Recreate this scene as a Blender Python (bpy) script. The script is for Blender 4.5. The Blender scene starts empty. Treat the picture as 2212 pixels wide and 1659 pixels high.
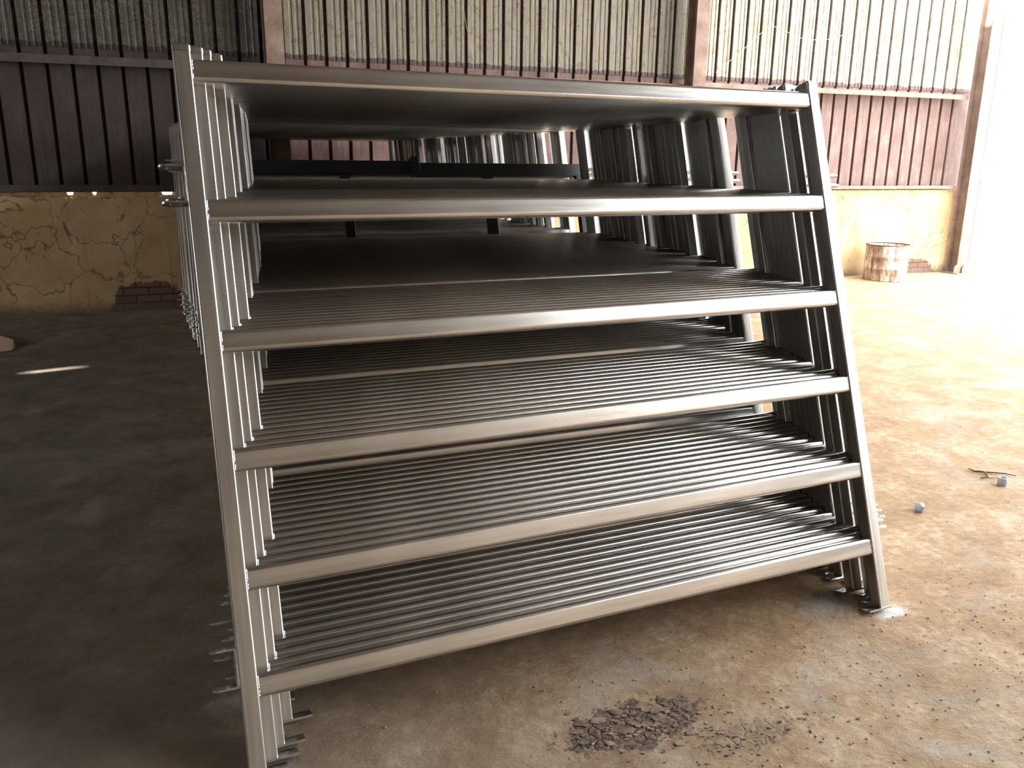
import bpy, bmesh, math, random
from mathutils import Vector, Matrix
C = bpy.context.scene.collection
S = bpy.context.scene

# ------------------------------------------------------------------ camera
FPX = 1797.67
ZO = 0.014
cam_d = bpy.data.cameras.new('camera'); cam = bpy.data.objects.new('camera', cam_d); C.objects.link(cam)
cam_d.sensor_fit = 'HORIZONTAL'; cam_d.sensor_width = 36.0; cam_d.lens = 36.0 * FPX / 2212.0
cam_d.clip_start = 0.05; cam_d.clip_end = 300
def cam_axes(yaw, pitch, roll):
    f = Vector((math.sin(yaw)*math.cos(pitch), math.cos(yaw)*math.cos(pitch), -math.sin(pitch)))
    r = Vector((math.cos(yaw), -math.sin(yaw), 0)); u = r.cross(f)
    return r*math.cos(roll)+u*math.sin(roll), -r*math.sin(roll)+u*math.cos(roll), f
AX_R, AX_U, AX_F = cam_axes(0.4147, 0.2613, 0.0099)
CAMP = Vector((-0.1116, -1.8077, 1.4552+ZO))
m = Matrix((AX_R, AX_U, -AX_F)).transposed().to_4x4(); m.translation = CAMP
cam.matrix_world = m
S.camera = cam
def px_ray(x, y): return (AX_F*FPX + AX_R*(x-1106) - AX_U*(y-829.5)).normalized()
def px_floor(x, y, z=0.0):
    d = px_ray(x, y); t = (z-CAMP.z)/d.z; return CAMP + d*t
YW, WS = 7.1965, -0.0509
def px_wall(x, y, off=0.0):
    d = px_ray(x, y); t = (YW-off+WS*CAMP.x-CAMP.y)/(d.y-WS*d.x); return CAMP + d*t

# ------------------------------------------------------------------ world, sun, exposure
S.view_settings.view_transform = 'Standard'; S.view_settings.look = 'None'
S.view_settings.gamma = 1.0; S.view_settings.use_curve_mapping = False
S.view_settings.exposure = 1.0
w = bpy.data.worlds.new('sky'); S.world = w; w.use_nodes = True
bg = w.node_tree.nodes['Background']; bg.inputs[0].default_value = (0.93, 0.97, 1.0, 1); bg.inputs[1].default_value = 7.8
SUN_EL, SUN_AZ = math.radians(33), math.radians(6)
SUN_D = Vector((math.cos(SUN_EL)*math.cos(SUN_AZ), math.cos(SUN_EL)*math.sin(SUN_AZ), -math.sin(SUN_EL)))
sd = bpy.data.lights.new('sun', 'SUN'); sun = bpy.data.objects.new('sun', sd); C.objects.link(sun)
sd.energy = 14; sd.angle = math.radians(0.53); sd.color = (1, .93, .82)
sun.rotation_euler = SUN_D.to_track_quat('-Z', 'Y').to_euler()
XL_W, XR_W, YF_W, HT = -8.0, 10.75, -9.5, 5.5      # left wall, open right side, front wall, eaves height
pd = bpy.data.lights.new('daylight_portal', 'AREA'); po = bpy.data.objects.new('daylight_portal', pd); C.objects.link(po)
pd.shape = 'RECTANGLE'; OPEN_H = 4.0; pd.size = OPEN_H; pd.size_y = 11.3; pd.cycles.is_portal = True
po.location = (XR_W+.05, .65, OPEN_H/2); po.rotation_euler = (0, math.radians(90), 0)
pd2 = bpy.data.lights.new('roof_daylight_portal', 'AREA'); po2 = bpy.data.objects.new('roof_daylight_portal', pd2); C.objects.link(po2)
ROOF_X = 6.9
pd2.shape = 'RECTANGLE'; pd2.size = XR_W-ROOF_X; pd2.size_y = 17.0; pd2.cycles.is_portal = True
po2.location = ((ROOF_X+XR_W)/2, -1.2, HT+.12)
pd3 = bpy.data.lights.new('added_window_portal', 'AREA'); po3 = bpy.data.objects.new('added_window_portal', pd3); C.objects.link(po3)  # portal for the unseen opening added in the left wall
pd3.shape = 'RECTANGLE'; pd3.size = 1.8; pd3.size_y = 2.2; pd3.cycles.is_portal = True
po3.location = (XL_W-.02, 2.1, 2.2); po3.rotation_euler = (0, math.radians(-90), 0)
S.cycles.max_bounces = 10; S.cycles.diffuse_bounces = 5; S.cycles.glossy_bounces = 7
S.cycles.sample_clamp_indirect = 12
S.cycles.use_denoising = True

# ------------------------------------------------------------------ materials
def new_mat(name):
    mt = bpy.data.materials.new(name); mt.use_nodes = True
    nt = mt.node_tree; return mt, nt, nt.nodes['Principled BSDF']
def N(nt, typ, **kw):
    n = nt.nodes.new(typ)
    for k, v in kw.items():
        if k in n.inputs.keys(): n.inputs[k].default_value = v
        else: setattr(n, k, v)
    return n
def ramp(nt, fac, stops):
    r = N(nt, 'ShaderNodeValToRGB'); nt.links.new(fac, r.inputs[0])
    e = r.color_ramp.elements
    while len(e) < len(stops): e.new(.5)
    for k, (p, c) in enumerate(stops):
        e[k].position = p; e[k].color = tuple(c)+(1,) if len(c) == 3 else c
    return r.outputs[0]
def mix(nt, fac, a, b, mode='MIX'):
    n = N(nt, 'ShaderNodeMix', data_type='RGBA', blend_type=mode)
    if isinstance(fac, float): n.inputs[0].default_value = fac
    else: nt.links.new(fac, n.inputs[0])
    for s, v in ((6, a), (7, b)):
        if isinstance(v, tuple): n.inputs[s].default_value = v+(1,) if len(v) == 3 else v
        else: nt.links.new(v, n.inputs[s])
    return n.outputs[2]
def mth(nt, op, a, b=None, c=None):
    n = N(nt, 'ShaderNodeMath', operation=op)
    for i, v in enumerate((a, b, c)):
        if v is None: continue
        if isinstance(v, (int, float)): n.inputs[i].default_value = v
        else: nt.links.new(v, n.inputs[i])
    return n.outputs[0]
def coords(nt, scale=(1, 1, 1), kind='Object', loc=(0, 0, 0)):
    t = N(nt, 'ShaderNodeTexCoord'); mp = N(nt, 'ShaderNodeMapping'); mp.inputs['Scale'].default_value = scale
    mp.inputs['Location'].default_value = loc
    nt.links.new(t.outputs[kind], mp.inputs[0]); return mp.outputs[0]
def noise(nt, vec, scale, detail=4, rough=.55, dist=0.0):
    n = N(nt, 'ShaderNodeTexNoise'); n.inputs['Scale'].default_value = scale; n.inputs['Detail'].default_value = detail
    n.inputs['Roughness'].default_value = rough; n.inputs['Distortion'].default_value = dist
    nt.links.new(vec, n.inputs['Vector']); return n.outputs[0]
def bump(nt, h, strength, dist, prev=None):
    b = N(nt, 'ShaderNodeBump'); b.inputs['Strength'].default_value = strength; b.inputs['Distance'].default_value = dist
    nt.links.new(h, b.inputs['Height'])
    if prev is not None: nt.links.new(prev, b.inputs['Normal'])
    return b.outputs[0]

def steel(name, stretch, rough=.2, base=((.52, .505, .485), (.76, .75, .73))):
    mt, nt, p = new_mat(name)
    v = coords(nt, stretch)
    n1 = noise(nt, v, 40, 3, .6)
    v2 = coords(nt, tuple(.35+.65*q for q in stretch)); n2 = noise(nt, v2, 5, 3, .5, 0)
    nt.links.new(ramp(nt, mth(nt, 'ADD', mth(nt, 'MULTIPLY', n1, .5), mth(nt, 'MULTIPLY', n2, .5)), [(.38, base[0]), (.60, base[1])]), p.inputs['Base Color'])
    p.inputs['Metallic'].default_value = 1.0
    nt.links.new(mth(nt, 'MULTIPLY_ADD', n1, .10, rough), p.inputs['Roughness'])
    nt.links.new(bump(nt, n1, .10, .0006), p.inputs['Normal'])
    return mt
M = {}
M['rail_steel'] = steel('galvanised_rail_steel', (.05, 1, 1))
M['post_steel'] = steel('galvanised_post_steel', (1, 1, .05), .27)
M['plate_steel'] = steel('galvanised_plate_steel', (1, 1, 1), .28, ((.42, .42, .41), (.6, .6, .58)))
mt, nt, p = new_mat('weld_bead_metal'); p.inputs['Base Color'].default_value = (.8, .8, .8, 1); p.inputs['Metallic'].default_value = 1; p.inputs['Roughness'].default_value = .3
nt.links.new(bump(nt, noise(nt, coords(nt), 300, 2), .8, .002), p.inputs['Normal']); M['weld'] = mt
mt, nt, p = new_mat('black_painted_steel'); p.inputs['Base Color'].default_value = (.02, .021, .022, 1); p.inputs['Roughness'].default_value = .55; M['black'] = mt
def flat(name, col, rough=.7, var=.25, scale=12, bs=.3, bd=.004, metallic=0.0):
    mt, nt, p = new_mat(name)
    n = noise(nt, coords(nt), scale, 6, .6)
    lo = tuple(c*(1-var) for c in col); hi = tuple(min(1, c*(1+var)) for c in col)
    nt.links.new(ramp(nt, n, [(.3, lo), (.7, hi)]), p.inputs['Base Color'])
    p.inputs['Roughness'].default_value = rough; p.inputs['Metallic'].default_value = metallic
    nt.links.new(bump(nt, n, bs, bd), p.inputs['Normal']); return mt
M['grey_plastic'] = flat('grey_plastic', (.36, .40, .47), .4, .05, 20, .05)
M['card'] = flat('pale_pink_card', (.78, .56, .44), .8, .08, 20, .1)
M['twig'] = flat('dry_twig', (.16, .10, .06), .9, .3, 60, .4)
M['cable'] = flat('wire_insulation', (.42, .33, .2), .7, .2, 30, .1)
M['rust_shaded'] = flat('shade_darkened_rusted_steel', (.055, .042, .034), .8, .3, 9, .3)  # shaded copy of the rust steel, dimness at the left put into its colour
M['crust'] = flat('dark_mud_crust', (.20, .135, .095), .85, .65, 22, .5, .003)
M['grey_side'] = flat('dusty_grey_sheet', (.14, .135, .13), .8, .3, 1.5, .1)
M['interior'] = flat('dusty_brown_sheet', (.24, .195, .15), .8, .3, 1.5, .1)
M['roof'] = flat('brown_roof_sheet', (.10, .083, .07), .8, .3, 1.5, .1)
M['dark_side'] = flat('dark_soot_brown_sheet', (.12, .095, .075), .8, .3, 1.5, .1)

# rusty structural steel
mt, nt, p = new_mat('rusty_column_steel')
v = coords(nt); n1 = noise(nt, v, 5, 6, .65); n2 = noise(nt, v, 45, 4, .7)
c = ramp(nt, n1, [(.3, (.15, .095, .07)), (.55, (.23, .155, .12)), (.75, (.32, .235, .19))])
c = mix(nt, ramp(nt, n2, [(.62, (0, 0, 0)), (.7, (1, 1, 1))]), c, (.10, .05, .035))
nt.links.new(c, p.inputs['Base Color']); p.inputs['Roughness'].default_value = .75
nt.links.new(bump(nt, n2, .3, .003), p.inputs['Normal']); M['rust'] = mt

# dirt floor
mt, nt, p = new_mat('packed_dirt_floor')
v = coords(nt)
nb = noise(nt, v, .7, 5, .6, .3); nm = noise(nt, v, 4.0, 7, .68, .2); nf = noise(nt, v, 26, 7, .75, 0)
vs = coords(nt, (1, 2.4, 1)); ns = noise(nt, vs, 9, 8, .7, .15)
tan = ramp(nt, mth(nt, 'ADD', mth(nt, 'MULTIPLY', nm, .55), mth(nt, 'MULTIPLY', nf, .45)), [(.33, (.22, .13, .065)), (.5, (.40, .25, .13)), (.64, (.58, .44, .29))])
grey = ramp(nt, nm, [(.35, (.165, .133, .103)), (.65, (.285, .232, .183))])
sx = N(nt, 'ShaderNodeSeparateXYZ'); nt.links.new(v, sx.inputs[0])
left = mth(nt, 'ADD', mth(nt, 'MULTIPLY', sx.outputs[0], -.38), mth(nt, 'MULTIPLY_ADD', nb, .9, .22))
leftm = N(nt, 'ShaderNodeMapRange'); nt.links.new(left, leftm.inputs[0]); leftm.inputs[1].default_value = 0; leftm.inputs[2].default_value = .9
col = mix(nt, leftm.outputs[0], tan, grey)  # greyer dirt at the left, spread rightwards to paint the light falloff
greyp = ramp(nt, noise(nt, v, 1.6, 5, .6, 1.0), [(.56, (0, 0, 0)), (.70, (.6, .6, .6))])
col = mix(nt, greyp, col, (.42, .36, .29))
def spot(cx, cy, rx, ry, hard=.25, wob=.5, nscale=9):
    mp = N(nt, 'ShaderNodeMapping'); mp.vector_type = 'POINT'
    mp.inputs['Location'].default_value = (-cx/rx, -cy/ry, 0); mp.inputs['Scale'].default_value = (1/rx, 1/ry, 0)
    nt.links.new(v, mp.inputs[0]); ln = N(nt, 'ShaderNodeVectorMath', operation='LENGTH'); nt.links.new(mp.outputs[0], ln.inputs[0])
    d = mth(nt, 'ADD', ln.outputs['Value'], mth(nt, 'MULTIPLY_ADD', noise(nt, v, nscale, 6, .75), wob*2, -wob))
    mr = N(nt, 'ShaderNodeMapRange'); nt.links.new(d, mr.inputs[0]); mr.inputs[1].default_value = 1-hard; mr.inputs[2].default_value = 1
    mr.inputs[3].default_value = 1; mr.inputs[4].default_value = 0
    return mr.outputs[0]
mud = spot(.98, -.17, .21, .09, .12, 1.3, 22)
mud2 = spot(1.24, -.33, .15, .05, .12, 1.6, 34)
mudm = mth(nt, 'MAXIMUM', mud, mth(nt, 'MULTIPLY', mud2, .35))
mudc = ramp(nt, noise(nt, v, 70, 4, .7), [(.42, (.05, .04, .038)), (.55, (.22, .14, .09))])
col = mix(nt, mudm, col, mudc)
spr = mth(nt, 'MAXIMUM', mth(nt, 'MAXIMUM', spot(2.10, -.01, .08, .035, .5, 1.0, 30), mth(nt, 'MULTIPLY', spot(1.93, .12, .13, .09, .8, 1.2, 24), .6)), spot(.03, .35, .12, .06, .8, .8, 20))
sprn = mth(nt, 'MULTIPLY', spr, mth(nt, 'MULTIPLY_ADD', nf, 1.2, .1))
col = mix(nt, sprn, col, (.62, .64, .66))
nt.links.new(col, p.inputs['Base Color']); 
nt.links.new(mth(nt, 'MULTIPLY_ADD', sprn, -.45, .88), p.inputs['Roughness'])
h = mth(nt, 'ADD', mth(nt, 'MULTIPLY', ns, .8), mth(nt, 'MULTIPLY', nf, .45))
b = bump(nt, h, .85, .034); b = bump(nt, noise(nt, v, 120, 4, .7), .35, .004, b)
vor = N(nt, 'ShaderNodeTexVoronoi', feature='DISTANCE_TO_EDGE'); vor.inputs['Scale'].default_value = 26; nt.links.new(v, vor.inputs['Vector'])
crk = mth(nt, 'MULTIPLY', ramp(nt, vor.outputs['Distance'], [(0, (0, 0, 0)), (.12, (1, 1, 1))]), mudm)
b = bump(nt, crk, .8, .01, b)
nt.links.new(b, p.inputs['Normal']); M['floor'] = mt

# plastered masonry
mt, nt, p = new_mat('stained_ochre_plaster')
v = coords(nt); n1 = noise(nt, v, 2.2, 6, .65, .5); n2 = noise(nt, v, 11, 7, .7, .6)
c = ramp(nt, n1, [(.3, (.38, .25, .12)), (.5, (.48, .33, .17)), (.72, (.56, .41, .24))])
st = ramp(nt, noise(nt, coords(nt, (1.4, 1, .9)), 3.6, 8, .72, 1.2), [(.60, (0, 0, 0)), (.66, (.85, .85, .85))])
c = mix(nt, st, c, (.15, .085, .05))
run = ramp(nt, noise(nt, coords(nt, (9, 1, .5)), 1.6, 4, .6, .3), [(.62, (0, 0, 0)), (.74, (.5, .5, .5))]); c = mix(nt, run, c, (.24, .14, .07))
vor = N(nt, 'ShaderNodeTexVoronoi', feature='DISTANCE_TO_EDGE'); vor.inputs['Scale'].default_value = 1.7
dv = N(nt, 'ShaderNodeVectorMath', operation='ADD'); nt.links.new(v, dv.inputs[0])
nn = N(nt, 'ShaderNodeTexNoise'); nn.inputs['Scale'].default_value = 4; nn.inputs['Detail'].default_value = 5; nt.links.new(v, nn.inputs['Vector'])
sc = N(nt, 'ShaderNodeVectorMath', operation='SCALE'); nt.links.new(nn.outputs['Color'], sc.inputs[0]); sc.inputs['Scale'].default_value = .35; nt.links.new(sc.outputs[0], dv.inputs[1])
nt.links.new(dv.outputs[0], vor.inputs['Vector'])
ck = ramp(nt, vor.outputs['Distance'], [(0, (.8, .8, .8)), (.012, (0, 0, 0))]); c = mix(nt, ck, c, (.10, .055, .035))
sx = N(nt, 'ShaderNodeSeparateXYZ'); nt.links.new(v, sx.inputs[0])
def wspot(cx, cz, rx, rz, wob, ns_=6):
    a = mth(nt, 'POWER', mth(nt, 'MULTIPLY', mth(nt, 'SUBTRACT', sx.outputs[0], cx), 1/rx), 2)
    b_ = mth(nt, 'POWER', mth(nt, 'MULTIPLY', mth(nt, 'SUBTRACT', sx.outputs[2], cz), 1/rz), 2)
    d = mth(nt, 'ADD', mth(nt, 'ADD', a, b_), mth(nt, 'MULTIPLY_ADD', noise(nt, v, ns_, 6, .7), wob*2, -wob))
    mr = N(nt, 'ShaderNodeMapRange'); nt.links.new(d, mr.inputs[0]); mr.inputs[1].default_value = .9; mr.inputs[2].default_value = 1
    mr.inputs[3].default_value = 1; mr.inputs[4].default_value = 0; return mr.outputs[0]
hole = mth(nt, 'MAXIMUM', wspot(-.10, .04, .40, .25, .9), wspot(9.75, .02, .45, .2, 1.0))
brk = N(nt, 'ShaderNodeTexBrick'); brk.inputs['Scale'].default_value = 1; brk.inputs['Brick Width'].default_value = .23; brk.inputs['Row Height'].default_value = .075; brk.inputs['Mortar Size'].default_value = .008
brk.inputs['Color1'].default_value = (.20, .10, .06, 1); brk.inputs['Color2'].default_value = (.14, .075, .05, 1); brk.inputs['Mortar'].default_value = (.05, .04, .03, 1)
cb = N(nt, 'ShaderNodeCombineXYZ'); nt.links.new(sx.outputs[0], cb.inputs[0]); nt.links.new(sx.outputs[2], cb.inputs[1]); nt.links.new(cb.outputs[0], brk.inputs['Vector'])
c = mix(nt, hole, c, brk.outputs[0])
foot = N(nt, 'ShaderNodeMapRange'); nt.links.new(mth(nt, 'ADD', sx.outputs[2], mth(nt, 'MULTIPLY', n2, .16)), foot.inputs[0]); foot.inputs[1].default_value = .10; foot.inputs[2].default_value = .2
foot.inputs[3].default_value = .8; foot.inputs[4].default_value = 0
c = mix(nt, foot.outputs[0], c, (.12, .085, .065))
nt.links.new(c, p.inputs['Base Color']); p.inputs['Roughness'].default_value = .9
b = bump(nt, n2, .4, .012); b = bump(nt, hole, -1.0, .02, b); b = bump(nt, ck, -.8, .006, b)
nt.links.new(b, p.inputs['Normal']); M['plaster'] = mt

# cladding, lower (dark red brown) and upper (weathered, peeling)
mt, nt, p = new_mat('dark_red_brown_cladding')
v = coords(nt); vv = coords(nt, (6, 1, .6))
n1 = noise(nt, v, 3.0, 6, .65, .5); n2 = noise(nt, vv, 6, 5, .65)
c = ramp(nt, mth(nt, 'ADD', mth(nt, 'MULTIPLY', n1, .5), mth(nt, 'MULTIPLY', n2, .5)), [(.34, (.095, .052, .042)), (.52, (.15, .088, .072)), (.68, (.23, .165, .14))])
pl = ramp(nt, noise(nt, v, 16, 7, .75, 1.2), [(.62, (0, 0, 0)), (.66, (.55, .55, .55))]); c = mix(nt, pl, c, (.30, .24, .19))
sx = N(nt, 'ShaderNodeSeparateXYZ'); nt.links.new(v, sx.inputs[0])
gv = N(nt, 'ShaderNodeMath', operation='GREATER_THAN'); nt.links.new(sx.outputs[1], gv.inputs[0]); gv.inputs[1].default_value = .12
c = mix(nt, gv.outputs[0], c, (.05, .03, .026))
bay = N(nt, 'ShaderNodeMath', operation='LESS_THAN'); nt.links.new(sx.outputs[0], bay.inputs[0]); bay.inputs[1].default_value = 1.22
c = mix(nt, bay.outputs[0], c, mix(nt, 1.0, c, (.25, .26, .27), 'MULTIPLY'))  # left bay: darker sheet, deepened further to paint the light falloff
nt.links.new(c, p.inputs['Base Color']); p.inputs['Roughness'].default_value = .7
nt.links.new(bump(nt, noise(nt, v, 20, 7, .75, 1.2), .35, .006), p.inputs['Normal']); M['clad_low'] = mt
mt, nt, p = new_mat('weathered_peeling_cladding')
v = coords(nt); vv = coords(nt, (9, 1, .35))
n2 = noise(nt, vv, 5, 6, .7, .2); n1 = noise(nt, v, 7, 8, .75, 1.5)
c = ramp(nt, n2, [(.32, (.16, .12, .08)), (.42, (.36, .32, .26)), (.50, (.50, .49, .46)), (.57, (.38, .29, .15)), (.64, (.30, .31, .29)), (.74, (.62, .60, .55))])
c = mix(nt, ramp(nt, n1, [(.54, (0, 0, 0)), (.57, (.8, .8, .8))]), c, (.30, .22, .13))
c = mix(nt, ramp(nt, noise(nt, coords(nt, (2.2, 1, 1)), 16, 8, .8, 2.5), [(.65, (0, 0, 0)), (.67, (.9, .9, .9))]), c, (.05, .035, .03))
sx = N(nt, 'ShaderNodeSeparateXYZ'); nt.links.new(v, sx.inputs[0])
hem = N(nt, 'ShaderNodeMapRange'); nt.links.new(mth(nt, 'ADD', sx.outputs[2], mth(nt, 'MULTIPLY_ADD', noise(nt, v, 9, 5, .7), .10, -.05)), hem.inputs[0])
hem.inputs[1].default_value = 2.48; hem.inputs[2].default_value = 2.49; hem.inputs[3].default_value = 1; hem.inputs[4].default_value = 0
c = mix(nt, hem.outputs[0], c, (.13, .07, .06))
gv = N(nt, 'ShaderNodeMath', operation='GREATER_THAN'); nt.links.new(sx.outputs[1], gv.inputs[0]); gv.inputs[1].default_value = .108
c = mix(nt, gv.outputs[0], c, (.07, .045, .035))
bay_shade = ramp(nt, mth(nt, 'ADD', mth(nt, 'MULTIPLY', sx.outputs[0], .5), -.1), [(.0, (.11, .10, .085)), (.495, (.12, .11, .09)), (.505, (.42, .40, .36)), (1, (.42, .40, .36))])  # bay tints: dark olive left sheet plus painted light falloff along the wall
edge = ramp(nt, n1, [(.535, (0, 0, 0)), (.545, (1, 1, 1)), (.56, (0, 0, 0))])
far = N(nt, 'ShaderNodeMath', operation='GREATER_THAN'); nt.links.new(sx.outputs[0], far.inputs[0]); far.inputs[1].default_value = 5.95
bay_shade = mix(nt, far.outputs[0], bay_shade, (.74, .72, .69))
c = mix(nt, 1.0, c, bay_shade, 'MULTIPLY')
c = mix(nt, mth(nt, 'MULTIPLY', edge, mth(nt, 'SUBTRACT', 1.0, hem.outputs[0])), c, (.22, .20, .16))
nt.links.new(c, p.inputs['Base Color']); p.inputs['Roughness'].default_value = .6
nt.links.new(bump(nt, n1, .5, .01), p.inputs['Normal']); M['clad_up'] = mt

mt, nt, p = new_mat('rusty_whitewashed_drum')
v = coords(nt); n2 = noise(nt, coords(nt, (3, 3, .7)), 5, 7, .75, .5)
c = ramp(nt, n2, [(.36, (.16, .09, .06)), (.48, (.33, .24, .19)), (.56, (.62, .56, .5)), (.7, (.75, .72, .68))])
nt.links.new(c, p.inputs['Base Color']); p.inputs['Roughness'].default_value = .7; M['drum'] = mt
M['drum_in'] = flat('dark_drum_inside', (.12, .08, .06), .9)

# ------------------------------------------------------------------ mesh helpers
def me_from(name, verts, faces, mat, smooth=False):
    me = bpy.data.meshes.new(name); me.from_pydata([tuple(v) for v in verts], [], faces); me.update()
    if mat: me.materials.append(mat)
    if smooth:
        for f in me.polygons: f.use_smooth = True
    return me
def link(name, me, parent=None, loc=(0, 0, 0), rot=(0, 0, 0)):
    o = bpy.data.objects.new(name, me); C.objects.link(o); o.location = loc; o.rotation_euler = rot
    if parent is not None: o.parent = parent
    return o
def tag(o, label=None, cat=None, group=None, kind=None):
    for k, v in (('label', label), ('category', cat), ('group', group), ('kind', kind)):
        if v: o[k] = v
    return o
def box_bm(bm, x0, x1, y0, y1, z0, z1):
    vs = [bm.verts.new(c) for c in ((x0,y0,z0),(x1,y0,z0),(x1,y1,z0),(x0,y1,z0),(x0,y0,z1),(x1,y0,z1),(x1,y1,z1),(x0,y1,z1))]
    for f in ((0,3,2,1),(4,5,6,7),(0,1,5,4),(1,2,6,5),(2,3,7,6),(3,0,4,7)): bm.faces.new([vs[i] for i in f])
def bm_me(name, bm, mat, bevel=0.0, seg=2, smooth=False):
    if bevel: bmesh.ops.bevel(bm, geom=list(bm.edges), offset=bevel, segments=seg, affect='EDGES', profile=.5, clamp_overlap=True)
    bmesh.ops.recalc_face_normals(bm, faces=list(bm.faces))
    me = bpy.data.meshes.new(name); bm.to_mesh(me); bm.free(); me.materials.append(mat)
    if smooth:
        for f in me.polygons: f.use_smooth = True
    return me
def box_me(name, dims, mat, bevel=0.0, seg=2):
    bm = bmesh.new(); box_bm(bm, *dims); return bm_me(name, bm, mat, bevel, seg)
def rrect(w, h, r, n=4):
    pts = []
    for cx, cy, a0 in ((w/2-r, h/2-r, 0), (-w/2+r, h/2-r, 90), (-w/2+r, -h/2+r, 180), (w/2-r, -h/2+r, 270)):
        for k in range(n+1):
            a = math.radians(a0+90*k/n); pts.append((cx+r*math.cos(a), cy+r*math.sin(a)))
    return pts
def extrude_me(name, prof, axis, a, b, mat, smooth_sides=True, off=(0, 0), rad=.004):
    n = len(prof); vs = []
    for t in (a, b):
        for (u, v) in prof:
            u += off[0]; v += off[1]
            vs.append((t, u, v) if axis == 'X' else ((u, v, t) if axis == 'Z' else (u, t, v)))
    fs = [(i, (i+1) % n, n+(i+1) % n, n+i) for i in range(n)] + [tuple(range(n-1, -1, -1)), tuple(range(n, 2*n))]
    bm = bmesh.new(); bvs = [bm.verts.new(v) for v in vs]
    for f in fs: bm.faces.new([bvs[i] for i in f])
    bmesh.ops.recalc_face_normals(bm, faces=list(bm.faces))
    me = bpy.data.meshes.new(name); bm.to_mesh(me); bm.free(); me.materials.append(mat)
    if smooth_sides:
        for f in me.polygons: f.use_smooth = len(f.vertices) == 4
        nr = []
        w_ = max(q[0] for q in prof); h_ = max(q[1] for q in prof)
        for v_ in me.vertices:
            u, q = (v_.co.y, v_.co.z) if axis == 'X' else (v_.co.x, v_.co.y)
            u -= off[0]; q -= off[1]
            n2 = Vector((u-math.copysign(w_-rad, u), q-math.copysign(h_-rad, q))).normalized()
            nr.append((0, n2.x, n2.y) if axis == 'X' else (n2.x, n2.y, 0))
        me.normals_split_custom_set_from_vertices(nr)
    return me
def tube_me(name, pts, r, mat, n=8):
    vs, fs = [], []
    pts = [Vector(p) for p in pts]
    for i, q in enumerate(pts):
        t = (pts[min(i+1, len(pts)-1)]-pts[max(i-1, 0)]).normalized()
        a = t.cross(Vector((0, 0, 1)));
        if a.length < .1: a = t.cross(Vector((1, 0, 0)))
        a.normalize(); b_ = t.cross(a)
        rr = r[i] if isinstance(r, (list, tuple)) else r
        for k in range(n):
            an = 2*math.pi*k/n; vs.append(q+a*rr*math.cos(an)+b_*rr*math.sin(an))
    for i in range(len(pts)-1):
        for k in range(n): fs.append((i*n+k, i*n+(k+1) % n, (i+1)*n+(k+1) % n, (i+1)*n+k))
    fs.append(tuple(range(n-1, -1, -1))); fs.append(tuple(range((len(pts)-1)*n, len(pts)*n)))
    return me_from(name, vs, fs, mat, True)
def lathe_me(name, prof, mat, n=32, smooth=True):
    vs, fs = [], []
    for (r, z) in prof:
        for k in range(n): a = 2*math.pi*k/n; vs.append((r*math.cos(a), r*math.sin(a), z))
    for i in range(len(prof)-1):
        for k in range(n): fs.append((i*n+k, i*n+(k+1) % n, (i+1)*n+(k+1) % n, (i+1)*n+k))
    return me_from(name, vs, fs, mat, smooth)

# ------------------------------------------------------------------ setting
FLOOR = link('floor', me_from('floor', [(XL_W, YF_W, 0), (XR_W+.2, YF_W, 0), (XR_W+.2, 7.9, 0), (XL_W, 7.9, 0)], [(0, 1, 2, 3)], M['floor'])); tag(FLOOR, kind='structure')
M['yard'] = flat('pale_yard_concrete', (.62, .58, .52), .9, .1, 2, .1)
yard = link('yard_ground', me_from('yard_ground', [(XR_W+.2, -60, 0), (90, -60, 0), (90, 90, 0), (XR_W+.2, 90, 0)], [(0, 1, 2, 3)], M['yard'])); tag(yard, kind='structure')
yard2 = link('rear_yard_ground', me_from('rear_yard_ground', [(XL_W-20, 7.9, 0), (XR_W+.2, 7.9, 0), (XR_W+.2, 40, 0), (XL_W-20, 40, 0)], [(0, 1, 2, 3)], M['yard'])); tag(yard2, kind='structure')

wall_rot = (0, 0, math.atan(WS)); wall_loc = (0, YW, 0); cw = math.cos(math.atan(WS))
def W2(x): return x/cw                     # world X to wall-local X
# masonry dado with a broken uneven top edge
random.seed(4)
MZ = 1.10
SLITS = [(px_wall(147, 422).x, .03), (px_wall(200, 422).x, .022), (px_wall(361, 422).x, .05)]
vs, fs = [], []
xs = [-8.2+.02*i for i in range(int((10.61+8.2)/.02)+1)]
for i, x in enumerate(xs):
    z = MZ + .008 + .012*math.sin(x*3.1)+random.uniform(-.012, .008)
    if x > 6.2: z = MZ+.045
    zb = 1.118 if any(abs(x-q) < r_ for q, r_ in SLITS) else 1.17
    vs += [(x, 0, -.02), (x, 0, z), (x, .125, z-.005), (x, .125, zb), (x, .2, zb), (x, .2, -.02)]
for i in range(len(xs)-1):
    a = i*6; b = a+6
    for k in range(5): fs.append((a+k, a+k+1, b+k+1, b+k))
fs += [(0, 5, 4, 3, 2, 1), tuple(range(len(vs)-6, len(vs)))]
bm = bmesh.new(); bv = [bm.verts.new(v) for v in vs]
for f in fs: bm.faces.new([bv[i] for i in f])
WB = link('wall_back', bm_me('wall_back', bm, M['plaster']), None, wall_loc, wall_rot); tag(WB, kind='structure')
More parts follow.
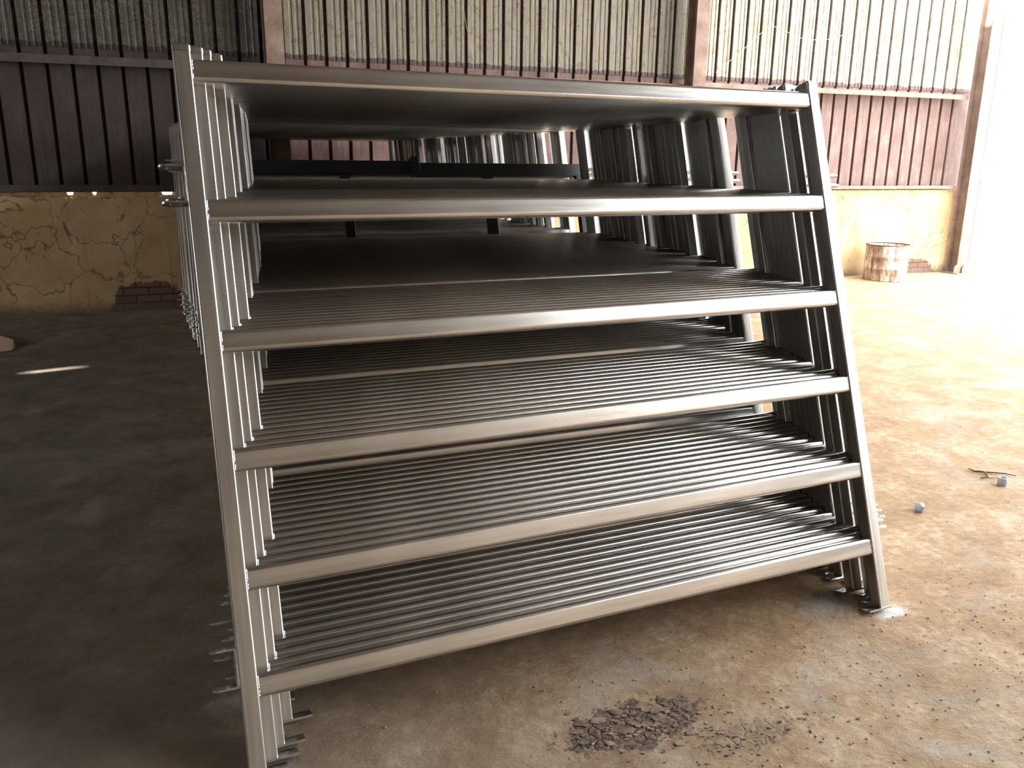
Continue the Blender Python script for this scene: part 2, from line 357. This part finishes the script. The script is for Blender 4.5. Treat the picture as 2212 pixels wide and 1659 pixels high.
# ribbed sheeting
def clad(name, x0, x1, z0, z1, ribs, y0, mat, t=.004, flutes=True):
    prof = [(x0, y0)]
    for r in ribs:
        if r-.03 > prof[-1][0] and r+.03 < x1:
            last = prof[-1][0]
            mid = (last+r-.02)/2
            if flutes and r-.02-last > .12:                       # two shallow stiffening flutes in each pan
                for q in (last+(r-last)*.36, last+(r-last)*.66):
                    prof += [(q-.016, y0), (q-.008, y0+.007), (q+.008, y0+.007), (q+.016, y0)]
            prof += [(r-.019, y0), (r-.012, y0+.038), (r+.012, y0+.038), (r+.019, y0)]
    prof.append((x1, y0))
    n = len(prof); vs = []
    for dy in (0, t):
        for z in (z0, z1): vs += [(x, y+dy, z) for x, y in prof]
    fs = []
    for i in range(n-1):
        fs.append((i, i+1, n+i+1, n+i)); fs.append((2*n+i, 3*n+i, 3*n+i+1, 2*n+i+1)); fs.append((i, 2*n+i, 2*n+i+1, i+1)); fs.append((n+i, n+i+1, 3*n+i+1, 3*n+i))
    fs += [(0, n, 3*n, 2*n), (n-1, 3*n-1, 4*n-1, 2*n-1)]
    return me_from(name, vs, fs, mat)
RIBS = [-.99+.2117*n for n in range(-34, 33) if -.99+.2117*n < 5.85] + [6.18+.2026*n for n in range(0, 21)]
CX1 = 10.60
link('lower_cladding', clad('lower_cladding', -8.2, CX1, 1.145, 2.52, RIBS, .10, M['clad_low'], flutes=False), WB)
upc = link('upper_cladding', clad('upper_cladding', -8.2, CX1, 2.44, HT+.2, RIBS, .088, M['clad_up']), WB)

def thing(name, label, cat, loc=(0, 0, 0), rot=(0, 0, 0), group=None):
    o = bpy.data.objects.new(name, None); o.empty_display_size = .2; C.objects.link(o); o.location = loc; o.rotation_euler = rot
    return tag(o, label, cat, group)
def wp(x, off, z):                                     # wall-local to world
    a = wall_rot[2]; return Vector((x*math.cos(a)+off*math.sin(a)*1.0, YW+x*math.sin(a)-off*math.cos(a), z))
# purlins (angle sections) between the columns
COLX = [1.225, 5.95, 10.43]
def purlin(x0, x1, z0, z1, label, mat='rust'):
    bm = bmesh.new(); box_bm(bm, 0, x1-x0, -.055, -.048, 0, z1-z0); box_bm(bm, 0, x1-x0, -.048, .083, z1-z0-.007, z1-z0)
    o = link('steel_purlin', bm_me('steel_purlin', bm, M[mat]), None, wp(x0, 0, z0), wall_rot)
    return tag(o, label, 'purlin')
purlin(-7.9, 1.13, 2.285, 2.36, 'rusty steel purlin along the upper wall left of the metal panels', 'rust_shaded')
purlin(1.32, 5.86, 2.285, 2.36, 'rusty steel purlin on the upper wall behind the stack between two columns')
purlin(6.04, 10.33, 2.335, 2.395, 'sunlit rusty steel purlin on upper wall between middle column and right opening')
purlin(-7.9, 1.13, 1.155, 1.215, 'dark steel sill rail above the ochre wall at the left', 'rust_shaded')
purlin(1.32, 5.86, 1.155, 1.215, 'dark steel sill rail above the ochre wall hidden behind the stack')
purlin(6.04, 10.33, 1.16, 1.20, 'pale dusty steel sill rail above the bright ochre wall at the right')
def column(xc, label, wdt=.17, dep=.25, base=True):
    t = thing('steel_column', label, 'column', wp(xc, 0, 0), wall_rot)
    h = HT-.02
    link('front_flange', box_me('front_flange', (-wdt/2, wdt/2, -dep, -dep+.012, 0.012, h), M['rust'], .002, 1), t)
    link('web', box_me('web', (-.005, .005, -dep+.012, -.072, 0.012, h), M['rust']), t)
    link('rear_flange', box_me('rear_flange', (-wdt/2, wdt/2, -.072, -.06, 0.012, h), M['rust']), t)
    if base:
        link('base_plate', box_me('base_plate', (-wdt/2-.06, wdt/2+.06, -dep-.07, -.04, 0.0, .012), M['rust']), t)
        for sx_ in (-1, 1):
            bm = bmesh.new(); hx = [(-.11, .0), (-.11, .07), (-.07, .115), (.07, .115), (.11, .07), (.11, 0)]
            x_ = sx_*(wdt/2-.02); 
            va = [bm.verts.new((x_-.05+u*.0+(.11+u)*.75-.03, -dep-.012-.02*(sx_+1)/2, .012+v)) for u, v in hx]
            vb = [bm.verts.new((c_.co.x, c_.co.y+.01, c_.co.z)) for c_ in va]
            bm.faces.new(va); bm.faces.new(vb[::-1])
            for k in range(6): bm.faces.new((va[k], vb[k], vb[(k+1) % 6], va[(k+1) % 6]))
            link('base_gusset', bm_me('base_gusset', bm, M['rust']), t)
    return t
column(COLX[0], 'brown steel wall column standing left of centre behind the stack')
column(COLX[1], 'dark brown steel wall column right of centre between two cladding bays')
column(COLX[2], 'rusty steel end column beside the bright opening with hexagonal base gussets')
# ragged jamb strip at the opening edge
random.seed(11); vs = []; fs = []; nz = 70
for i in range(nz+1):
    z = 3.4*i/nz; r_ = .20+random.uniform(-.03, .012)
    vs += [(0.12, -.24, z), (r_, -.24, z), (r_, -.23, z), (0.12, -.23, z)]
for i in range(nz):
    a = 4*i; b = a+4
    for k in range(4): fs.append((a+k, a+(k+1) % 4, b+(k+1) % 4, b+k))
fs += [(3, 2, 1, 0), (4*nz, 4*nz+1, 4*nz+2, 4*nz+3)]
jm = link('door_jamb_strip', me_from('door_jamb_strip', vs, fs, M['rust']), None, wp(COLX[2], 0, 0), wall_rot)
tag(jm, 'ragged rusty jamb strip at the edge of the bright opening', 'jamb')

# other walls and roof (holes in the left wall let the sun through)
targets = [px_floor(78, 803), px_floor(110, 799.5), px_floor(152, 795)]
holes = []
for k, q in enumerate(targets):
    t_ = (q.x-XL_W)/SUN_D.x; hpos = q-SUN_D*t_; holes.append((hpos.y, hpos.z))
ADDED_WIN = (1.0, 3.2, 1.3, 3.1)                            # unseen window opening added in the left wall to brighten the left masonry
ys = sorted(set([YF_W, 8.0, ADDED_WIN[0], ADDED_WIN[1]]+[h_[0]+s_*.03 for h_ in holes for s_ in (-1, 1)])); zs = sorted(set([0, HT+.2, ADDED_WIN[2], ADDED_WIN[3]]+[h_[1]+s_*.04 for h_ in holes for s_ in (-1, 1)]))
vs, fs = [], []
for i in range(len(ys)-1):
    for j in range(len(zs)-1):
        cy_, cz_ = (ys[i]+ys[i+1])/2, (zs[j]+zs[j+1])/2
        if any(abs(cy_-h_[0]) < .03 and abs(cz_-h_[1]) < .04 for h_ in holes) or (ADDED_WIN[0] < cy_ < ADDED_WIN[1] and ADDED_WIN[2] < cz_ < ADDED_WIN[3]): continue
        b0 = len(vs); vs += [(XL_W, ys[i], zs[j]), (XL_W, ys[i+1], zs[j]), (XL_W, ys[i+1], zs[j+1]), (XL_W, ys[i], zs[j+1])]; fs.append((b0, b0+1, b0+2, b0+3))
tag(link('wall_left', me_from('wall_left', vs, fs, M['dark_side'])), kind='structure')
tag(link('wall_front', box_me('wall_front', (XL_W, XR_W, YF_W-.1, YF_W, 0, HT+.2), M['interior'])), kind='structure')
tag(link('ceiling', box_me('ceiling', (XL_W-.3, ROOF_X, YF_W-.3, 8.2, HT, HT+.05), M['roof'])), kind='structure')
tag(link('wall_right_front', box_me('wall_right_front', (XR_W, XR_W+.1, YF_W, -5.0, 0, OPEN_H), M['grey_side'])), kind='structure')
tag(link('wall_right', box_me('wall_right', (XR_W, XR_W+.1, YF_W, 6.3, OPEN_H, HT), M['grey_side'])), kind='structure')

# ------------------------------------------------------------------ the panels
TH = .3303; WID = 2.1008; HP = 1.8161; PT = .0425
RS = [1.8013, 1.4372, 1.1023, .8025, .5064, .2436]; RH = .0595; RD = .034
post_me = extrude_me('post', rrect(PT, PT, .0045, 3), 'Z', .006, HP+.010, M['post_steel'], True, rad=.0045)
rail_me = extrude_me('rail', [(v, u) for u, v in rrect(RH, RD, .0125, 5)], 'X', PT+.0005, WID-PT-.0005, M['rail_steel'], rad=.0125)
# cap: skirt and low dome
vs, fs = [], []
rings = [(PT/2+.0014, .001), (PT/2+.0014, .015), (PT/2-.0005, .019), (PT/2-.006, .0235), (PT/2-.013, .026), (.003, .0272)]
for (r_, z) in rings: vs += [(u, v, z) for u, v in rrect(2*r_, 2*r_, min(r_*.4, .006), 3)]
n = 16
for i in range(len(rings)-1):
    for k in range(n): fs.append((i*n+k, i*n+(k+1) % n, (i+1)*n+(k+1) % n, (i+1)*n+k))
fs.append(tuple(range((len(rings)-1)*n, len(rings)*n)))
cap_me = me_from('post_cap', vs, fs, M['plate_steel'], False)
def foot_me(name, s):        # s=+1 plate reaching to +x from the post, s=-1 to -x ; origin at post centre
    out = [(-.024, -.0235), (.072, -.0235), (.072, .021), (-.024, .021)]
    out = [(s*a, b) for a, b in out]; hole = [(s*.05+.007*math.cos(a), -.002+.005*math.sin(a)) for a in [2*math.pi*k/12 for k in range(12)]]
    bm = bmesh.new(); loops = []
    for z in (0, .006):
        o_ = [bm.verts.new((a, b, z)) for a, b in out]; h_ = [bm.verts.new((a, b, z)) for a, b in hole]
        es = [bm.edges.new((o_[i], o_[(i+1) % len(o_)])) for i in range(len(o_))]+[bm.edges.new((h_[i], h_[(i+1) % 12])) for i in range(12)]
        bmesh.ops.triangle_fill(bm, edges=es, use_beauty=True); loops.append((o_, h_))
    for q in (0, 1):
        a, b = loops[0][q], loops[1][q]
        for i in range(len(a)): bm.faces.new((a[i], a[(i+1) % len(a)], b[(i+1) % len(a)], b[i]))
    return bm_me(name, bm, M['plate_steel'])
foot_l, foot_r = foot_me('foot_plate', 1), foot_me('foot_plate', -1)
def bracket_me(name, side, gap, length, wd=.036, th=.0055):
    """U bracket: upright strip on the post's outer face and two slotted tabs; origin at strip bottom, side = -1 left / +1 right."""
    bm = bmesh.new()
    x0, x1 = sorted((side*.0005, side*.0055)); box_bm(bm, x0, x1, -wd/2, wd/2, .003, gap-.003)
    L0 = length; r_ = wd/2
    out = [(0.0, -wd/2), (L0-r_, -wd/2)]+[(L0-r_+r_*math.cos(a), r_*math.sin(a)) for a in [math.radians(-75+15*k) for k in range(11)]]+[(L0-r_, wd/2), (0.0, wd/2)]
    sl = [(L0-.042+(.006*math.cos(a) if math.cos(a) < 0 else .018+.006*math.cos(a)), .006*math.sin(a)) for a in [2*math.pi*(k+.5)/12 for k in range(12)]]
    for zc in (0, gap-th):
        loops = []
        for z in (zc, zc+th):
            o_ = [bm.verts.new((side*a, b, z)) for a, b in out]; h_ = [bm.verts.new((side*a, b, z)) for a, b in sl]
            es = [bm.edges.new((o_[i], o_[(i+1) % len(o_)])) for i in range(len(o_))]+[bm.edges.new((h_[i], h_[(i+1) % 12])) for i in range(12)]
            bmesh.ops.triangle_fill(bm, edges=es, use_beauty=True); loops.append((o_, h_))
        for q in (0, 1):
            a, b = loops[0][q], loops[1][q]
            for i in range(len(a)): bm.faces.new((a[i], a[(i+1) % len(a)], b[(i+1) % len(a)], b[i]))
    return bm_me(name, bm, M['plate_steel'])
br_l = bracket_me('connector_bracket', -1, .099, .062); br_r = bracket_me('connector_bracket', 1, .040, .052)
random.seed(8)
def bead(name, length, r=.0022):
    pts = []; n_ = 14
    for i in range(n_+1): pts.append((random.uniform(-.0006, .0006), 0, length*i/n_))
    return tube_me(name, pts, [r*random.uniform(.7, 1.35) for _ in pts], M['weld'], 6)
bead_r = bead('weld_bead', RH*.86); bead_b = bead('weld_bead', .095, .0016)

def make_panel():
    t = thing('galvanised_panel', 'x', 'metal panel')
    for s_, xc in ((1, PT/2), (-1, WID-PT/2)):
        pst = link('post', post_me, t, (xc, PT/2, 0))
        link('post_cap', cap_me, pst, (0, 0, HP))
        link('foot_plate', foot_l if s_ > 0 else foot_r, pst, (0, 0, 0))
        if s_ > 0:
            link('connector_bracket', br_l, pst, (-PT/2, .004, 1.427)); link('connector_bracket', br_l, pst, (-PT/2, .004, .219))
        else:
            link('connector_bracket', br_r, pst, (PT/2, .004, 1.466)); link('connector_bracket', br_r, pst, (PT/2, .004, .266))
    for s_ in RS: link('rail', rail_me, t, (0, PT/2, s_-RH/2))
    return t
def kids(o): return KID.get(o.name, [])
def copy_tree(o, parent=None):
    c = o.copy(); C.objects.link(c); c.parent = parent
    for ch in kids(o): copy_tree(ch, c)
    return c
# floor position (y) and sideways shift of each panel, front to back
env = [(0, 0), (.04, .031), (.08, .058), (.19, .092), (.46, .119), (.82, .188), (1.18, .242), (1.5, .285), (1.76, .315), (2.08, .36), (2.47, .385), (2.9, .35), (3.4, .33), (4.1, .30), (5.0, .27), (6.5, .235)]
FAN = math.radians(1.9)
def envf(y):
    for (a, va), (b, vb) in zip(env, env[1:]):
        if y <= b: return va+(vb-va)*(y-a)/(b-a)
    return env[-1][1]
random.seed(21)
lay = [(0, 0), (.0455, .033), (.091, .057), (.1365, .012), (.184, .092), (.2295, .046), (.275, .060), (.3205, .072), (.366, .088), (.4115, .096), (.457, .116), (.5025, .104), (.548, .142), (.5935, .150)]
y = .690
for k, s_ in enumerate([.098, .122, .16, .128, .20, .195, .198, .204]): lay.append((y, s_)); y += .0455
while y < 2.49:
    dip = random.choice([0, 0, 0, .008, .02, .035, .055]); lay.append((y, envf(y)-dip+random.uniform(-.004, .004))); y += .0455 if random.random() > .04 else .052
near_n = len(lay)
y = 2.78; k = 0
while y < 6.36:
    dip = random.choice([0, 0, .01, .025, .045, .065]); sp = .0455
    if k in (9, 10) : dip = .0
    if k == 8: dip = .05
    lay.append((y, envf(y)-dip+random.uniform(-.006, .006)))
    if k in (2, 8, 16, 30): sp = .09
    y += sp; k += 1
proto = make_panel()
bpy.context.view_layer.update()
KID = {}
for o in list(C.objects):
    if o.parent is not None: KID.setdefault(o.parent.name, []).append(o)
KID = dict(KID)
lab = {0: 'frontmost galvanised cattle panel, six bright rails fully in view nearest the camera',
       1: 'galvanised panel directly behind the frontmost one, its left post peeking out beside it',
       2: 'third galvanised panel from the front, second post edge showing right of the front left post',
       3: 'fourth galvanised panel from the front, left post hidden, right foot set back from the third',
       4: 'fifth galvanised panel from the front, broad left post strip right of the front three',
       near_n-1: 'galvanised panel at the back of the near pile, right in front of the black trestle',
       near_n: 'galvanised panel directly behind the black trestle, front one of the far pile',
       len(lay)-1: 'rearmost galvanised panel of the whole stack, closest to the back wall'}
for k, (py, sx_) in enumerate(lay):
    o = proto if k == 0 else copy_tree(proto)
    o.location = (sx_, py, ZO); o.rotation_euler = (-TH, 0, -FAN*min(py, 2.47)/2.47)
    if k in lab: o['label'] = lab[k]
    elif k < 14: o['label'] = 'galvanised panel close behind the foremost five, showing rail edges and right post'
    elif k < near_n: o['label'] = 'galvanised panel deep in near pile before black trestle, seen as thin dark rail lines'
    else: o['label'] = 'galvanised panel in far pile beyond black trestle, seen as thin bright post strips'
    o['group'] = 'galvanised cattle panels leaning in the stack'
    if k < 5:
        posts = sorted([c_ for c_ in C.objects if c_.parent == o and c_.name.startswith('post')], key=lambda c_: c_.location.x)
        for s_ in RS:
            link('weld_bead', bead_r, posts[0], (PT/2+.0012, -PT/2+.0055, s_-RH*.93)); link('weld_bead', bead_r, posts[1], (-PT/2-.0012, -PT/2+.0055, s_-RH*.93))
        for z_ in (1.429, .221): link('weld_bead', bead_b, posts[0], (-PT/2-.001, -PT/2+.004, z_))

# ------------------------------------------------------------------ black trestle in the gap of the stack
fr = thing('steel_trestle', 'black painted steel trestle wedged in the gap halfway along the stack', 'frame', (0, 2.585, ZO), (-TH, 0, -FAN))
def fbox(name, d, par=fr, bev=.002): return link(name, box_me(name, d, M['black'], bev, 1), par)
fy = .025
bl = fbox('top_beam', (.22, 1.37, fy, fy+.045, 1.468, 1.545)); fbox('end_plate', (1.352, 1.402, fy-.008, fy+.053, 1.462, 1.570), bl)
b2 = fbox('top_beam', (1.404, 2.50, fy, fy+.045, 1.458, 1.535)); fbox('end_plate', (2.485, 2.545, fy-.008, fy+.053, 1.450, 1.560), b2)
for xl in (.93, 1.80, 2.42): fbox('leg', (xl, xl+.058, fy, fy+.045, 0.012, 1.46))
fbox('cross_rail', (.25, 2.45, fy+.008, fy+.038, .28, .33))

# ------------------------------------------------------------------ loose things
# cut-down drum
dq = px_floor(1868, 592, 0); 
t = thing('drum', 'rusty whitewashed cut-down drum on the floor by the bright ochre wall', 'drum', (8.86, 6.33, 0))
R_ = .265
link('body', lathe_me('body', [(0.001, .004), (R_-.02, .004), (R_-.005, .0), (R_, .012), (R_, .15), (R_+.008, .16), (R_, .17), (R_, .30), (R_+.008, .31), (R_, .32), (R_, .44), (R_+.006, .455), (R_-.004, .46), (R_-.008, .44), (R_-.008, .02), (0.001, .02)], M['drum']), t)
link('rim', lathe_me('rim', [(R_+.007, .455), (R_+.010, .462), (R_+.004, .47), (R_-.006, .466), (R_-.006, .456), (R_+.007, .455)], M['drum_in']), t)
# plastic plugs
q = px_floor(1990, 1106)
pl1 = thing('plastic_cap', 'small grey pointed plastic cap lying on the dirt right of the stack', 'cap', (q.x, q.y, .021), (math.radians(75), 0, math.radians(10)))
link('shell', lathe_me('shell', [(0.0005, .012), (.003, .016), (.005, .006), (.02, .002), (.0215, -.002), (.0205, -.022), (.018, -.022), (.018, -.002), (0.0005, -.001)], M['grey_plastic'], 24), pl1)
q = px_floor(2164, 1048)
pl2 = thing('plastic_cap', 'small grey plastic pipe collar standing on the dirt beside twigs', 'cap', (q.x, q.y, .0))
link('shell', lathe_me('shell', [(.0195, .001), (.0215, .003), (.0215, .036), (.020, .040), (.0175, .040), (.0175, .003), (.0195, .001)], M['grey_plastic'], 24), pl2)
def twig(pxs, r, label):
    pts = [px_floor(a, b, .006)+Vector((0, 0, .002*(i % 2))) for i, (a, b) in enumerate(pxs)]
    o = link('twig', tube_me('twig', [p_-pts[0] for p_ in pts], r, M['twig'], 6), None, pts[0]); tag(o, label, 'twig', 'twigs on the dirt near the plastic collar')
twig([(2092, 1012), (2106, 1019), (2116, 1018), (2128, 1021), (2134, 1030)], [.003, .005, .005, .005, .003], 'forked brown twig lying behind the grey pipe collar')
twig([(2130, 1020), (2150, 1022), (2172, 1023), (2195, 1029)], [.004, .004, .003, .002], 'long thin twig lying just behind the grey pipe collar')
twig([(2118, 1032), (2136, 1033), (2154, 1032)], [.003, .003, .003], 'short straight twig touching the left of the grey pipe collar')
# torn card at the left edge
vs = []; q0 = px_floor(-30, 745)
out = [(-60, 722), (-5, 730), (30, 741), (34, 748), (26, 755), (-5, 759), (-70, 764)]
pts = [px_floor(a, b, .012)-q0 for a, b in out]
bm = bmesh.new(); va = [bm.verts.new((p_.x, p_.y, .010+(.03 if i in (1, 2) else 0))) for i, p_ in enumerate(pts)]; vb = [bm.verts.new((v_.co.x, v_.co.y, v_.co.z-.006)) for v_ in va]
bm.faces.new(va); bm.faces.new(vb[::-1])
for k in range(len(va)): bm.faces.new((va[k], vb[k], vb[(k+1) % len(va)], va[(k+1) % len(va)]))
card = link('cardboard_scrap', bm_me('cardboard_scrap', bm, M['card']), None, (q0.x, q0.y, 0)); tag(card, 'pale pinkish card scrap on the floor at the left edge', 'scrap')
# mud crust flakes
random.seed(5); bm = bmesh.new()
def flake(cx, cy, r, z, h):
    n_ = random.randint(5, 8); a0 = random.random()*6
    rs = [r*random.uniform(.55, 1.1) for _ in range(n_)]
    tilt = random.uniform(-.12, .12), random.uniform(-.12, .12)
    lo = [(cx+rs[k]*1.35*math.cos(a0+2*math.pi*k/n_), cy+rs[k]*.8*math.sin(a0+2*math.pi*k/n_)) for k in range(n_)]
    va = [bm.verts.new((x_, y_, z+h+tilt[0]*(x_-cx)+tilt[1]*(y_-cy))) for x_, y_ in lo]; vb = [bm.verts.new((x_, y_, z)) for x_, y_ in lo]
    bm.faces.new(va); bm.faces.new(vb[::-1])
    for k in range(n_): bm.faces.new((va[k], vb[k], vb[(k+1) % n_], va[(k+1) % n_]))
for _ in range(120):
    a = random.random()*6.283; rr = abs(random.gauss(.55, .33))
    flake(.98+.20*rr*math.cos(a), -.17+.085*rr*math.sin(a), random.uniform(.003, .010)+(.012 if random.random() < .2 else 0), -.001, random.uniform(.002, .005))
for _ in range(110): flake(1.22+random.gauss(0, .14), -.31+random.gauss(0, .06), random.uniform(.0015, .006), -.001, random.uniform(.002, .005))
cr = link('mud_crust', bm_me('mud_crust', bm, M['crust'])); tag(cr, 'dark cracked mud crust flaking on the dirt in front of the stack', 'mud crust', kind='stuff')
# gravel crumbs
bm = bmesh.new()
for _ in range(900):
    x_, y_ = random.uniform(-.9, 4.6), random.uniform(-.75, 1.6)
    if random.random() < .5: x_, y_ = random.uniform(.8, 2.6), random.uniform(-.7, .1)
    r_ = random.uniform(.0012, .0042); bmesh.ops.create_icosphere(bm, subdivisions=1, radius=r_, matrix=Matrix.Translation((x_, y_, r_*.4)) @ Matrix.Diagonal((1.2, 1, .7, 1)))
gr = link('dirt_crumbs', bm_me('dirt_crumbs', bm, flat('dirt_crumb', (.40, .28, .17), .9, .4, 3))); tag(gr, 'small loose dirt crumbs scattered over the floor', 'crumbs', kind='stuff')
# wires on the wall
def wire(pxs, label, r=.0035):
    pts = [px_wall(a, b, .02) for a, b in pxs]; o0 = pts[0]
    # smooth
    sm = []
    for i in range(len(pts)-1):
        for k in range(6): t_ = k/6; sm.append(pts[i].lerp(pts[i+1], t_)-o0)
    sm.append(pts[-1]-o0)
    o = link('wire', tube_me('wire', sm, r, M['cable'], 6), None, o0); tag(o, label, 'wire')
wire([(1545, 157), (1558, 147), (1600, 112), (1664, 53), (1690, 65), (1740, 86), (1775, 86), (1807, 83), (1840, 64)], 'thin tan wire strung zigzag over the peeling cladding right of middle column')
wire([(1000, 12), (1008, 60), (1018, 100), (1024, 130), (1022, 150)], 'thin loose wire hanging down the weathered cladding above the stack', .0022)
